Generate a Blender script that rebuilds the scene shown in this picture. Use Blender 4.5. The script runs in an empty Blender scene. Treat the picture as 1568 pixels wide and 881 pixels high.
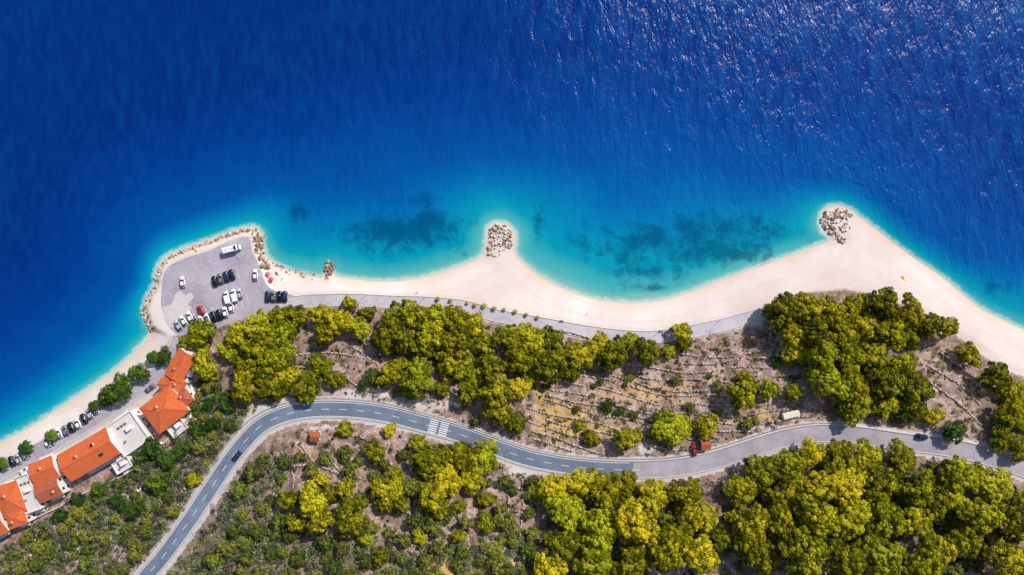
import bpy, bmesh, math, random
import numpy as np
from mathutils import Vector, Matrix
random.seed(7); rng=np.random.default_rng(7)
scene=bpy.context.scene
# ---------------------------------------------------------------- survey map -> metres
S=0.27; CX,CY=784.0,440.5
HF=math.radians(73.7); H=CX*S/math.tan(HF/2)
def W(px,py,z):
    k=S*(H-z)/H
    return (px-CX)*k, -(py-CY)*k, z
def lin(c):
    return tuple(((v/255)/12.92 if v/255<=0.04045 else (((v/255)+0.055)/1.055)**2.4) for v in c)
def catmull(pts,n=5):
    P=[np.array(p,float) for p in pts]; P=[2*P[0]-P[1]]+P+[2*P[-1]-P[-2]]
    out=[]
    for i in range(1,len(P)-2):
        for k in range(n):
            t=k/n
            out.append(0.5*((2*P[i])+(-P[i-1]+P[i+1])*t+(2*P[i-1]-5*P[i]+4*P[i+1]-P[i+2])*t*t+(-P[i-1]+3*P[i]-3*P[i+1]+P[i+2])*t**3))
    out.append(P[-2]); return np.array(out)
def dist(P,L):
    d=np.full(len(P),1e18)
    for a,b in zip(L[:-1],L[1:]):
        ab=b-a; l=ab@ab
        if l<1e-9: continue
        t=np.clip(((P-a)@ab)/l,0,1)
        q=P-(a+t[:,None]*ab)
        d=np.minimum(d,(q*q).sum(1))
    return np.sqrt(d)
def inside(P,poly):
    x,y=P[:,0],P[:,1]; r=np.zeros(len(P),bool)
    n=len(poly)
    for i in range(n):
        x1,y1=poly[i]; x2,y2=poly[(i+1)%n]
        if y1==y2: continue
        c=((y1>y)!=(y2>y))&(x<(x2-x1)*(y-y1)/(y2-y1)+x1)
        r^=c
    return r
def ext(L,l,r): return np.array([l]+[tuple(p) for p in L]+[r],float)
def closed(L): # close towards inland
    return np.array([tuple(p) for p in L]+[(90000,150000),(-90000,150000)],float)
def sm(a,b,x):
    t=np.clip((x-a)/(b-a),0,1); return t*t*(3-2*t)

shore=catmull([(-80,728),(0,681),(50,654),(100,622),(150,588),(185,562),(212,536),(232,512),(230,498),(221,478),(226,458),(238,436),(242,411),(256,394),(285,381),(320,369),(350,358),(375,351),(391,350),(399,360),(402,380),(408,396),(420,405),(440,415),(470,424),(494,427),(500,420),(510,421),(514,425),(540,429),(580,433),(620,431),(660,424),(700,411),(730,399),(744,388),(747,365),(749,350),(760,343),(775,346),(785,356),(787,370),(786,385),(797,402),(820,421),(850,438),(890,454),(930,463),(980,465),(1020,460),(1060,448),(1110,429),(1160,411),(1210,393),(1250,378),(1274,367),(1260,352),(1257,335),(1265,321),(1281,316),(1299,321),(1318,335),(1340,352),(1370,375),(1400,397),(1440,424),(1470,449),(1500,473),(1535,491),(1568,507),(1650,545)],4)
SH=ext(shore,(-90000,53000),(90000,30000))
deepl=catmull([(-80,655),(0,602),(60,562),(120,512),(170,465),(196,430),(208,380),(248,342),(330,312),(400,285),(470,280),(550,270),(640,250),(760,236),(900,234),(1050,245),(1150,260),(1220,268),(1290,272),(1355,302),(1412,343),(1460,374),(1500,388),(1568,392),(1650,400)],3)
DL=ext(deepl,(-90000,52800),(90000,29000))
roadc=catmull([(150,985),(212,897),(250,852),(288,800),(318,755),(345,715),(370,682),(400,652),(440,634),(490,627),(550,629),(600,637),(650,650),(700,664),(750,682),(800,700),(850,711),(900,717),(970,720),(1040,716),(1100,703),(1160,684),(1210,670),(1260,664),(1320,668),(1380,677),(1440,684),(1500,696),(1568,718),(1650,750)],6)
RD=ext(roadc,(-60000,70000),(90000,34000))
streetc=catmull([(-90,775),(0,724),(60,691),(100,668),(150,637),(200,603),(235,580),(262,548),(276,515)],6)
promc=catmull([(425,466),(470,461),(530,459),(600,462),(660,464),(715,470),(755,482),(800,490),(850,499),(900,508),(960,515),(1010,515),(1080,503),(1130,491),(1172,479)],6)
LOW=ext(np.vstack([streetc,[(330,498),(380,480)],promc,catmull([(1200,468),(1250,456),(1300,452),(1350,458),(1400,478),(1450,508),(1500,540),(1540,568),(1650,600)],3)]),(-90000,54500),(90000,31500))
treel=np.array([(-90000,54300),(-90,762),(0,712),(60,679),(150,624),(200,592),(236,566),(250,535),(268,512),(300,508),(345,496),(400,478),(440,472),(530,469),(600,473),(660,476),(715,482),(760,495),(830,507),(900,520),(980,526),(1050,520),(1110,508),(1165,496),(1172,470),(1200,455),(1230,448),(1290,443),(1340,450),(1400,472),(1450,502),(1500,540),(1540,568),(1650,600),(90000,31500)],float)
parkp=catmull([(248,430),(256,410),(285,395),(320,384),(350,370),(380,363),(386,385),(398,410),(408,436),(425,447),(450,453),(452,470),(400,480),(352,494),(330,505),(285,515),(262,505),(250,480),(245,455)],3)
platp=catmull([(232,500),(226,478),(231,458),(243,437),(247,413),(261,398),(290,386),(322,375),(352,364),(376,357),(388,357),(393,372),(400,400),(415,440),(450,452),(452,472),(352,498),(300,520),(265,520)],3)
C_SH,C_DL,C_RD,C_LOW,C_TR=map(closed,(SH,DL,RD,LOW,treel))
def vnoise(P,sc,seed):
    r=np.random.default_rng(seed); z=np.zeros(len(P))
    for i in range(10):
        a=r.uniform(0,6.28); f=r.uniform(.5,1.6)/sc
        z+=np.sin((P[:,0]*math.cos(a)+P[:,1]*math.sin(a))*f*6.28+r.uniform(0,6.28))
    return z/10
def fields(P):
    P=np.asarray(P,float)
    f={}
    f['ds']=dist(P,SH); f['dl']=dist(P,LOW); f['dr']=dist(P,RD)
    f['land']=inside(P,C_SH); f['low']=inside(P,C_LOW); f['inl']=inside(P,C_RD)
    f['plat']=inside(P,platp)
    return f
def hgt(P,f=None):
    P=np.asarray(P,float)
    if f is None: f=fields(P)
    ds,dl,dr=f['ds'],f['dl'],f['dr']
    dl2=np.maximum(dl-13,0)+1e-3; dr2=np.maximum(dr-19,0)+1e-3
    sea=-np.minimum(ds*S*0.10,15)
    t=ds/(ds+dl2); beach=2.5*t**.8
    rough=np.minimum(np.minimum(dl2,dr2)/25,1)
    nz=(vnoise(P,60,1)*1.6+vnoise(P,22,2)*.9)*rough
    t=dl2/(dl2+dr2); hill=2.5+9.5*sm(0,1,t)+nz
    inl=12+np.minimum(dr2*S*.2,70)+nz
    z=np.where(f['land'],np.where(f['inl'],inl,np.where(f['low'],hill,beach)),sea)
    z=np.where(f['plat'],2.5,z)
    return z
def G(px,py):
    z=float(hgt(np.array([[px,py]]))[0]); return W(px,py,z)

# ---------------------------------------------------------------- mesh helpers
def link(o): scene.collection.objects.link(o); return o
def mesh_np(name,V,F,mats=None,mi=None,smooth=False,cols=None,cname='tint'):
    V=np.asarray(V,np.float32); F=np.asarray(F,np.int32); n=F.shape[1]
    me=bpy.data.meshes.new(name)
    me.vertices.add(len(V)); me.vertices.foreach_set('co',V.ravel())
    me.loops.add(F.size); me.loops.foreach_set('vertex_index',F.ravel())
    me.polygons.add(len(F)); me.polygons.foreach_set('loop_start',np.arange(0,F.size,n,dtype=np.int32))
    try: me.polygons.foreach_set('loop_total',np.full(len(F),n,np.int32))
    except Exception: pass
    if mi is not None: me.polygons.foreach_set('material_index',np.asarray(mi,np.int32))
    me.update(calc_edges=True)
    if smooth: me.polygons.foreach_set('use_smooth',np.ones(len(F),bool))
    if cols is not None:
        a=me.attributes.new(cname,'FLOAT_COLOR','POINT'); a.data.foreach_set('color',np.asarray(cols,np.float32).ravel())
    for m in (mats or []): me.materials.append(m)
    return me
def obj(name,me,parent=None,loc=None):
    o=bpy.data.objects.new(name,me); link(o)
    if parent: o.parent=parent
    if loc: o.location=loc
    return o
def bm_mesh(name,bm,mats):
    me=bpy.data.meshes.new(name); bm.to_mesh(me); bm.free()
    for m in mats: me.materials.append(m)
    return me
def box(bm,c,s,mi=0,rot=None,bev=0):
    r=bmesh.ops.create_cube(bm,size=1)
    vs=r['verts']
    for v in vs: v.co=Vector((v.co.x*s[0],v.co.y*s[1],v.co.z*s[2]))
    if rot is not None: bmesh.ops.rotate(bm,verts=vs,cent=(0,0,0),matrix=Matrix.Rotation(rot,3,'Z'))
    bmesh.ops.translate(bm,verts=vs,vec=c)
    fs=set(f for v in vs for f in v.link_faces)
    for f in fs: f.material_index=mi
    if bev>0:
        es=list(set(e for v in vs for e in v.link_edges))
        r=bmesh.ops.bevel(bm,geom=es,offset=bev,segments=2,affect='EDGES')
        for f in r['faces']: f.material_index=mi
def cyl(bm,c,r1,r2,h,mi=0,seg=10,axis='Z'):
    m=Matrix.Translation(c)
    if axis=='Y': m=m@Matrix.Rotation(math.pi/2,4,'X')
    r=bmesh.ops.create_cone(bm,cap_ends=True,segments=seg,radius1=r1,radius2=r2,depth=h,matrix=m)
    for f in set(f for v in r['verts'] for f in v.link_faces): f.material_index=mi

# ---------------------------------------------------------------- materials
class NT:
    def __init__(s,name):
        s.m=bpy.data.materials.new(name); s.m.use_nodes=True; s.t=s.m.node_tree
        s.b=s.t.nodes['Principled BSDF']; s.out=s.t.nodes['Material Output']
    def n(s,t,**k):
        x=s.t.nodes.new(t)
        for a,b in k.items(): setattr(x,a,b)
        return x
    def l(s,a,b): s.t.links.new(a,b)
    def val(s,sock,v):
        if hasattr(v,'is_output'): s.l(v,sock)
        else:
            if isinstance(v,tuple) and len(v)==3 and len(sock.default_value)==4: v=v+(1,)
            sock.default_value=v
    def noise(s,scale,detail=4,rough=.55,vec=None,dist=0):
        x=s.n('ShaderNodeTexNoise'); x.inputs['Scale'].default_value=scale; x.inputs['Detail'].default_value=detail
        x.inputs['Roughness'].default_value=rough; x.inputs['Distortion'].default_value=dist
        s.l(vec or s.pos(),x.inputs['Vector']); return x.outputs['Fac']
    def pos(s):
        if not hasattr(s,'_p'):
            s._p=s.n('ShaderNodeTexCoord').outputs['Object']
        return s._p
    def map(s,rot=0,scale=(1,1,1),vec=None):
        x=s.n('ShaderNodeMapping'); x.inputs['Rotation'].default_value=(0,0,rot); x.inputs['Scale'].default_value=scale
        s.l(vec or s.pos(),x.inputs['Vector']); return x.outputs[0]
    def ramp(s,fac,stops,interp='LINEAR'):
        x=s.n('ShaderNodeValToRGB'); x.color_ramp.interpolation=interp; e=x.color_ramp.elements
        while len(e)<len(stops): e.new(.5)
        for i,(p,c) in enumerate(stops):
            e[i].position=p; e[i].color=(c,c,c,1) if isinstance(c,(int,float)) else tuple(c)+(1,)
        s.l(fac,x.inputs[0]); return x.outputs[0]
    def mix(s,f,a,b,mode='MIX'):
        x=s.n('ShaderNodeMix',data_type='RGBA',blend_type=mode)
        s.val(x.inputs[0],f); s.val(x.inputs[6],a); s.val(x.inputs[7],b); return x.outputs[2]
    def math(s,op,a,b=0.0,clamp=False):
        x=s.n('ShaderNodeMath',operation=op,use_clamp=clamp); s.val(x.inputs[0],a); s.val(x.inputs[1],b); return x.outputs[0]
    def bump(s,h,st=.5,d=.1,prev=None):
        x=s.n('ShaderNodeBump'); x.inputs['Strength'].default_value=st; x.inputs['Distance'].default_value=d
        s.l(h,x.inputs['Height'])
        if prev is not None: s.l(prev,x.inputs['Normal'])
        return x.outputs[0]
    def fin(s,col=None,rough=.8,spec=.3,normal=None,metal=0):
        if col is not None: s.val(s.b.inputs['Base Color'],col)
        s.val(s.b.inputs['Roughness'],rough); s.val(s.b.inputs['Specular IOR Level'],spec); s.b.inputs['Metallic'].default_value=metal
        if normal is not None: s.l(normal,s.b.inputs['Normal'])
        return s.m
def K(c,k=1.0): return tuple(v*k for v in lin(c))
def simple(name,c,rough=.7,spec=.3,var=.12,sc=2.0,bmp=0,metal=0,k=1):
    m=NT(name); n=m.noise(sc,5); a=K(c,k)
    col=m.mix(n,tuple(v*(1-var) for v in a),tuple(min(v*(1+var),.95) for v in a))
    return m.fin(col,rough,spec,m.bump(n,bmp,.05) if bmp else None,metal)

# water
def water_mat():
    m=NT('sea_water')
    a=m.n('ShaderNodeAttribute',attribute_name='zone'); sep=m.n('ShaderNodeSeparateColor'); m.l(a.outputs['Color'],sep.inputs[0])
    u,dsm,grass=sep.outputs[0],sep.outputs[1],sep.outputs[2]
    n1=m.noise(.02,5,.6); n1b=m.noise(.09,4,.6)
    d=m.math('MULTIPLY',m.math('SUBTRACT',n1,.5),.24)
    d=m.math('ADD',d,m.math('MULTIPLY',m.math('SUBTRACT',n1b,.5),.09))
    d=m.math('MULTIPLY',d,m.math('MULTIPLY',u,5,True))
    uu=m.math('ADD',u,d,True)
    q=.80
    col=m.ramp(uu,[(0,K((208,208,190),.88)),(.02,K((168,210,194),q)),(.065,K((88,194,192),q)),(.16,K((8,170,190),q)),(.30,K((0,144,188),q)),(.43,K((0,116,182),q)),(.58,K((0,88,168),q)),(.78,K((0,62,146),q)),(1,K((0,44,126),q))])
    n2=m.noise(.006,3,.5)
    col=m.mix(m.math('MULTIPLY',n2,.6),col,m.mix(1.0,col,(.62,.74,.82),'MULTIPLY'))
    # seagrass meadows and boulders on the shallow bed
    g=m.noise(.12,8,.72,dist=.4); g2=m.noise(.035,3,.6)
    gf=m.math('ADD',m.math('MULTIPLY',m.math('SUBTRACT',g,.5),2.1),m.math('MULTIPLY',m.math('SUBTRACT',g2,.5),.9))
    gf=m.math('ADD',m.math('SUBTRACT',gf,.27),grass)
    gf=m.ramp(gf,[(.0,0.0),(.18,.35),(.4,.8),(.75,1.0)])
    gf=m.math('MULTIPLY',gf,.74)
    col=m.mix(gf,col,K((0,56,92),.9))
    fo=m.noise(.5,4,.7); ff=m.math('SUBTRACT',m.math('MULTIPLY',fo,.045),dsm)
    ff=m.ramp(ff,[(0,0.0),(.012,1.0)])
    col=m.mix(m.math('MULTIPLY',ff,.45),col,(.7,.70,.66))
    # waves
    v=m.map(math.radians(25),(.30,.11,.2)); w1=m.noise(1.0,3,.55,v,.6)
    v=m.map(math.radians(48),(.8,.35,.5)); w2=m.noise(1.0,4,.6,v,.3)
    v=m.map(math.radians(15),(.055,.025,.1)); w3=m.noise(1.0,2,.5,v)
    sx=m.n('ShaderNodeSeparateXYZ'); m.l(m.pos(),sx.inputs[0])
    expo=m.math('ADD',m.math('MULTIPLY',sx.outputs[0],.0020),m.math('MULTIPLY',sx.outputs[1],.0004))
    expo=m.math('MAXIMUM',m.math('MINIMUM',expo,.5),-.22)
    amp=m.ramp(m.math('ADD',m.noise(.010,3),expo),[(.25,.35),(.75,1.0),(1,1.3)])
    h=m.math('ADD',m.math('MULTIPLY',w1,1.0),m.math('MULTIPLY',w2,.36))
    h=m.math('ADD',h,m.math('MULTIPLY',w3,1.6))
    far=m.math('MULTIPLY',u,1.6,True)
    h=m.math('MULTIPLY',h,m.math('MULTIPLY',amp,m.math('ADD',far,.12)))
    nb=m.bump(h,1.0,.66)
    crest=m.ramp(w1,[(.38,0.0),(.68,1.0)])
    cf=m.math('ADD',m.math('MULTIPLY',crest,.42),m.math('MULTIPLY',w3,.22))
    col=m.mix(m.math('MULTIPLY',m.math('MULTIPLY',cf,amp),far),col,K((4,92,168),q))
    return m.fin(col,.18,.13,nb)
def land_mat():
    m=NT('coastal_ground')
    a=m.n('ShaderNodeAttribute',attribute_name='zone'); sep=m.n('ShaderNodeSeparateColor'); m.l(a.outputs['Color'],sep.inputs[0])
    sand,ochre,stone,dark=sep.outputs[0],sep.outputs[1],sep.outputs[2],a.outputs['Alpha']
    nf=m.noise(1.3,6,.7); nm=m.noise(.22,6,.65); nl=m.noise(.05,4,.6)
    soil=m.ramp(nm,[(.3,K((100,80,74))),(.45,K((148,120,112))),(.56,K((178,150,144))),(.72,K((200,178,174)))])
    soil=m.mix(m.ramp(nf,[(.46,0.0),(.62,.7)]),soil,K((108,92,64)))
    soil=m.mix(m.ramp(m.noise(.6,5,.7),[(.55,0.0),(.64,.7)]),soil,K((206,190,186)))
    gr=m.mix(nf,K((180,142,72)),K((208,176,108)))
    soil=m.mix(m.ramp(m.math('ADD',m.math('MULTIPLY',nm,.9),m.math('SUBTRACT',ochre,.55)),[(.25,0.0),(.5,.85)]),soil,gr)
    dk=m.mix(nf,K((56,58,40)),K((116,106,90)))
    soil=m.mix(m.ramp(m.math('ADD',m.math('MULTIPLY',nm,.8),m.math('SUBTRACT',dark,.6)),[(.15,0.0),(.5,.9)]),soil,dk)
    wh=m.mix(nf,K((190,176,172)),K((222,212,208)))
    soil=m.mix(m.ramp(m.math('ADD',m.math('MULTIPLY',m.noise(.4,5,.7),1.0),m.math('SUBTRACT',stone,.75)),[(.2,0.0),(.38,.9)]),soil,wh)
    sn=m.mix(m.ramp(nl,[(.3,0.0),(.7,1.0)]),K((218,201,194),.93),K((238,225,220),.93))
    sn=m.mix(m.math('MULTIPLY',m.ramp(nf,[(.4,0.0),(.75,1.0)]),.3),sn,K((206,186,174)))
    v=m.map(math.radians(20),(.25,.9,.5)); trk=m.noise(1.0,5,.7,v,1.5)
    sn=m.mix(m.math('MULTIPLY',m.ramp(trk,[(.55,0.0),(.7,1.0)]),.28),sn,K((208,186,174)))
    b=m.n('ShaderNodeAttribute',attribute_name='shore'); 
    bs=b.outputs['Fac']
    wet=m.ramp(m.math('ADD',bs,m.math('MULTIPLY',nl,.02)),[(0,1.0),(.012,.9),(.022,.35),(.05,0.0)])
    sn=m.mix(m.math('MULTIPLY',wet,.7),sn,K((212,180,152)))
    lines=m.ramp(m.math('FRACT',m.math('ADD',m.math('MULTIPLY',bs,17),m.math('MULTIPLY',nm,.5))),[(0,0.0),(.45,.0),(.5,1.0),(.6,0.0)])
    sn=m.mix(m.math('MULTIPLY',lines,.38),sn,K((220,184,162)))
    col=m.mix(sand,soil,sn)
    h=m.math('ADD',m.math('MULTIPLY',nf,.5),nm)
    h=m.math('MULTIPLY',h,m.math('SUBTRACT',1.12,sand))
    return m.fin(col,.9,.15,m.bump(h,.8,.7))
def asphalt(name,c1,c2,sc=.12,patch=.3):
    m=NT(name); n=m.noise(sc,5,.6); f=m.noise(6,3); s=m.noise(.9,5,.7)
    col=m.mix(m.ramp(n,[(.3,0.0),(.7,1.0)]),K(c1),K(c2)); col=m.mix(m.math('MULTIPLY',f,.15),col,(.05,.05,.05))
    col=m.mix(m.math('MULTIPLY',m.ramp(s,[(.55,0.0),(.7,1.0)]),patch),col,K(tuple(min(v+35,240) for v in c2)))
    vo=m.n('ShaderNodeTexVoronoi',feature='DISTANCE_TO_EDGE'); vo.inputs['Scale'].default_value=.13; m.l(m.pos(),vo.inputs['Vector'])
    cr=m.ramp(vo.outputs['Distance'],[(0,1.0),(.02,0.0)])
    col=m.mix(m.math('MULTIPLY',cr,.3),col,(.06,.06,.07))
    return m.fin(col,.85,.25,m.bump(f,.3,.02))
def foliage(name,dark,mid,lightc,trans=.2,orand=.42):
    m=NT(name)
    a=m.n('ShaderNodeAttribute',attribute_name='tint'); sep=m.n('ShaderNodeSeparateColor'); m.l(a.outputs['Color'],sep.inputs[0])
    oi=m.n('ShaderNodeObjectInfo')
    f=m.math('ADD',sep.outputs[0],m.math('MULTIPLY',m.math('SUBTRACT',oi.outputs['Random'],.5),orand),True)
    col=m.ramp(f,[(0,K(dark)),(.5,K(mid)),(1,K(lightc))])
    r2=m.math('FRACT',m.math('MULTIPLY',oi.outputs['Random'],7.31))
    col=m.mix(m.math('MULTIPLY',m.ramp(r2,[(.4,0.0),(1,1.0)]),.6 if trans else .0),col,m.mix(1.0,col,(.55,.85,.95),'MULTIPLY'))
    m.fin(col,.75,.12)
    if trans>0:
        tr=m.n('ShaderNodeBsdfTranslucent'); m.l(col,tr.inputs['Color'])
        mx=m.n('ShaderNodeMixShader'); mx.inputs[0].default_value=trans
        m.l(m.b.outputs[0],mx.inputs[1]); m.l(tr.outputs[0],mx.inputs[2]); m.l(mx.outputs[0],m.out.inputs['Surface'])
    return m.m
def tiles(name,c1,c2,k=1):
    m=NT(name)
    w=m.n('ShaderNodeTexWave',wave_type='BANDS',bands_direction='X'); w.inputs['Scale'].default_value=1.4; m.l(m.pos(),w.inputs['Vector'])
    w.inputs['Distortion'].default_value=.3
    n=m.noise(.9,6,.7); n2=m.noise(4,3)
    col=m.mix(m.ramp(n,[(.3,0.0),(.7,1.0)]),K(c1,k),K(c2,k)); col=m.mix(m.math('MULTIPLY',m.ramp(n2,[(.5,0.0),(.7,1.0)]),.4),col,K((150,60,30)))
    col=m.mix(m.math('MULTIPLY',w.outputs['Fac'],.2),col,K((120,45,20)))
    return m.fin(col,.8,.2,m.bump(w.outputs['Fac'],.8,.12))
M={}
M['water']=water_mat(); M['land']=land_mat()
M['road']=asphalt('asphalt_dark',(98,110,130),(124,136,154))
M['road2']=asphalt('asphalt_pale',(156,148,158),(182,174,182))
M['park']=asphalt('parking_asphalt',(156,148,160),(190,182,190),.06,.45)
M['prom']=asphalt('promenade_paving',(186,178,186),(208,200,206),.1)
M['conc']=simple('concrete_kerb',(196,188,184),.85,.2,.15,.6,.3)
M['white']=simple('road_paint',(226,226,226),.6,.3,.12,.8)
M['pine']=foliage('pine_needles',(24,38,12),(130,128,14),(228,208,44),.17,.5)  # ramp ends also carry crown highlights and the shade of gaps
M['green']=foliage('broadleaf_leaves',(22,42,20),(56,84,26),(118,138,40),.12)
M['olive']=foliage('olive_leaves',(36,48,26),(90,100,42),(166,162,60),.12)
M['shrub']=foliage('shrub_leaves',(38,46,32),(76,86,52),(140,142,68),0)
M['bark']=simple('pine_bark',(92,74,62),.9,.1,.3,3,.5)
M['rock']=simple('limestone_rock',(194,180,166),.9,.15,.32,.5,.6)
M['rockb']=simple('brown_rock',(140,116,94),.9,.15,.35,.6,.6)
M['tile']=tiles('terracotta_tiles',(228,100,50),(246,136,84))
M['tile2']=tiles('dull_terracotta_tiles',(182,92,62),(214,122,88))  # dull tone; on one gable roof it paints in the slope's shade
M['wall']=simple('white_plaster',(222,218,216),.85,.2,.08,.6,.1)
M['terr']=simple('terrace_screed',(206,200,196),.85,.2,.16,.5,.2)
M['glass']=simple('window_glass',(30,40,52),.08,.6,.1)
M['frame']=simple('window_frame',(120,80,50),.6,.3)
M['tyre']=simple('tyre_rubber',(22,22,22),.9,.2)
M['chrome']=simple('lamp_lens',(220,220,215),.2,.5)
M['metal']=simple('galvanised_steel',(170,174,178),.4,.5,.1,3,0,.6)
carcols={'white':(236,236,238),'black':(20,22,26),'blue':(28,48,84),'red':(176,22,20),'grey':(110,116,122),'silver':(178,182,186)}
for k,c in carcols.items(): M['car_'+k]=simple('car_paint_'+k,c,.28,.5,.03,1)

# ---------------------------------------------------------------- grid for ground + sea
def axis(a,b,step):
    mid=np.arange(a,b+step,step); o=[]; d=step; x=0
    while x<90000: d*=1.28; x+=d; o.append(x)
    o=np.array(o); return np.concatenate([(mid[0]-o)[::-1],mid,mid[-1]+o])
gx=axis(-40,1610,3.0); gy=axis(-40,920,3.0)
X,Y=np.meshgrid(gx,gy); P=np.stack([X.ravel(),Y.ravel()],1)
nx,ny=len(gx),len(gy)
idx=np.arange(nx*ny).reshape(ny,nx)
Q=np.stack([idx[1:,:-1].ravel(),idx[1:,1:].ravel(),idx[:-1,1:].ravel(),idx[:-1,:-1].ravel()],1)
f=fields(P); z=hgt(P,f)
kk=S*(H-z)/H
V=np.stack([(P[:,0]-CX)*kk,-(P[:,1]-CY)*kk,z],1)
def blob(P,items):
    r=np.zeros(len(P))
    for (x,y,rx,ry,a) in items:
        r=np.maximum(r,a*np.exp(-(((P[:,0]-x)/rx)**2+((P[:,1]-y)/ry)**2)))
    return r
dtr=dist(P,treel); hin=inside(P,C_TR)
sd=np.where(hin,-dtr,dtr); sand=sm(-2.5,2.5,sd+vnoise(P,18,5)*2)
ochre=blob(P,[(860,645,60,45,.75),(1000,600,160,30,.5),(1120,560,70,30,.35),(1150,640,90,25,.5),(930,660,60,20,.6),(480,700,60,40,.45),(60,860,60,30,.6),(700,870,120,30,.7),(250,850,60,30,.3),(1440,560,40,60,.3),(830,600,25,50,.6),(430,700,40,60,.35)])
stone=blob(P,[(1188,535,22,40,.8),(800,722,34,14,.9),(990,688,18,12,.9),(560,604,70,13,.85),(650,620,70,14,.8),(450,615,60,12,.7),(395,640,28,22,1.0),(160,830,50,25,.6),(880,692,90,10,.5),(1010,735,120,10,.5),(1490,690,60,14,.4),(1100,690,80,18,.5),(230,470,20,50,.6),(500,655,80,8,.6),(330,770,14,60,.5),(1180,655,90,14,.6),(1250,640,30,10,.5),(120,800,70,50,.45),(470,690,60,40,.4),(780,800,30,60,.4)])
stone=np.maximum(stone,.7*(f['dr']<20)); stone=np.maximum(stone,np.where(f['low']&(P[:,0]<290)&(f['dl']<42)&(P[:,1]>530),.95,0))
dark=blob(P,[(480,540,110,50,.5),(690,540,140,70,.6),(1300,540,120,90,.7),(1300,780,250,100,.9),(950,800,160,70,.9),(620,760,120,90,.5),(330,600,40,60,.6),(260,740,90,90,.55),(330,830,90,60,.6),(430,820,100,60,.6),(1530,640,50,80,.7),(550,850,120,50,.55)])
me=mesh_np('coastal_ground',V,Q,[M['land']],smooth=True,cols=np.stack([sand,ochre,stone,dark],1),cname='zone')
at=me.attributes.new('shore','FLOAT','POINT'); at.data.foreach_set('value',(f['ds']*S/100).astype(np.float32))
obj('ground_terrain',me)
# sea
dd=dist(P,DL); din=inside(P,C_DL)
t=f['ds']/(f['ds']+dd+1e-6)
u=np.where(din,.6*t**.88,.6+.4*np.minimum(dd/160,1)); u=np.where(f['land'],0,u)
grass=blob(P,[(600,355,110,30,.82),(655,308,38,20,.68),(540,355,55,18,.62),(665,340,45,32,.72),(1000,375,125,48,.62),(1085,368,100,42,.72),(1160,360,45,34,.66),(1010,415,80,18,.58),(905,380,50,40,.38),(458,322,24,16,.5),(1130,390,34,12,.75),(1525,440,30,14,.55),(822,340,12,50,.4),(213,478,12,20,.5),(1000,440,34,8,.75),(700,345,30,25,.5)])
V2=np.stack([(P[:,0]-CX)*S,-(P[:,1]-CY)*S,np.zeros(len(P))],1)
cells=~(f['land'][Q].all(1)&(f['ds'][Q].min(1)>30))
me=mesh_np('sea',V2,Q[cells],[M['water']],smooth=True,cols=np.stack([u,np.minimum(f['ds']*S/100,5),grass,np.ones(len(P))],1),cname='zone')
obj('sea_water',me)

# ---------------------------------------------------------------- ribbons
def world_line(L,z): 
    return np.array([W(p[0],p[1],z)[:2] for p in L])
def offs(Wl,o):
    d=np.gradient(Wl,axis=0); d/=np.linalg.norm(d,axis=1)[:,None]+1e-9
    return Wl+np.stack([-d[:,1],d[:,0]],1)*o
def strip(name,Wl,o1,o2,z,mat,parent=None,h=0):
    a,b=offs(Wl,o1),offs(Wl,o2); n=len(Wl)
    rows=[(a,z),(b,z)] if h==0 else [(a,z-h),(a,z),(b,z),(b,z-h)]
    V=np.concatenate([np.column_stack([r,np.full(n,zz)]) for r,zz in rows]); F=[]
    for k in range(len(rows)-1):
        i=np.arange(n-1); F.append(np.stack([k*n+i,k*n+i+1,(k+1)*n+i+1,(k+1)*n+i],1))
    F=np.concatenate(F)
    if o1<o2: F=F[:,::-1]
    return obj(name,mesh_np(name,V,F,[mat] if not isinstance(mat,list) else mat),parent)
def resample(L,step):
    d=np.r_[0,np.cumsum(np.linalg.norm(np.diff(L,axis=0),axis=1))]
    s=np.arange(0,d[-1],step); return np.stack([np.interp(s,d,L[:,0]),np.interp(s,d,L[:,1])],1)
rw=resample(world_line(roadc,12.06),1.5)
cut=int(np.argmin(np.abs(rw[:,0]-(972-CX)*S*(H-12)/H)))
road=bpy.data.objects.new('coastal_road',None); link(road)
strip('dark_carriageway',rw[:cut+1],-3.15,3.15,12.06,M['road'],road)
strip('pale_carriageway',rw[cut:],-3.15,3.15,12.06,M['road2'],road)
strip('kerb_seaward',rw,3.15,3.9,12.2,M['conc'],road,.3)
strip('kerb_inland',rw,-3.55,-3.15,12.2,M['conc'],road,.3)
strip('edge_line_1',rw[:cut],2.68,2.9,12.066,M['white'],road)
strip('edge_line_2',rw[:cut],-2.9,-2.68,12.066,M['white'],road)
V=[];F=[]
rf=resample(rw,1.0)
a,b=offs(rf,.09),offs(rf,-.09)
for i in range(0,len(rf)-4,7):
    if rf[i][0]>(972-CX)*S: continue
    o=len(V); V+=[(*a[i],12.067),(*b[i],12.067),(*b[i+3],12.067),(*a[i+3],12.067)]; F.append((o,o+1,o+2,o+3))
obj('centre_dashes',mesh_np('centre_dashes',V,F,[M['white']]),road)
ci=int(np.argmin(np.linalg.norm(rw-np.array(W(672,656,12)[:2]),axis=1)))
c=rw[ci]; d=rw[ci+1]-rw[ci-1]; d/=np.linalg.norm(d); nn=np.array([-d[1],d[0]]); V=[];F=[]
for k in range(7):
    for j,(l0,l1) in enumerate([(-3.8,-.5),(.4,3.8)]):
        q=-2.55+k*.85; o=len(V)
        for (u1,v1) in [(l0,q),(l1,q),(l1,q+.42),(l0,q+.42)]:
            p=c+d*u1+nn*v1; V.append((*p,12.071))
        F.append((o,o+1,o+2,o+3))
obj('crossing_bars',mesh_np('crossing_bars',V,F,[M['white']]),road)
gr=offs(rw,4.5)
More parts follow.
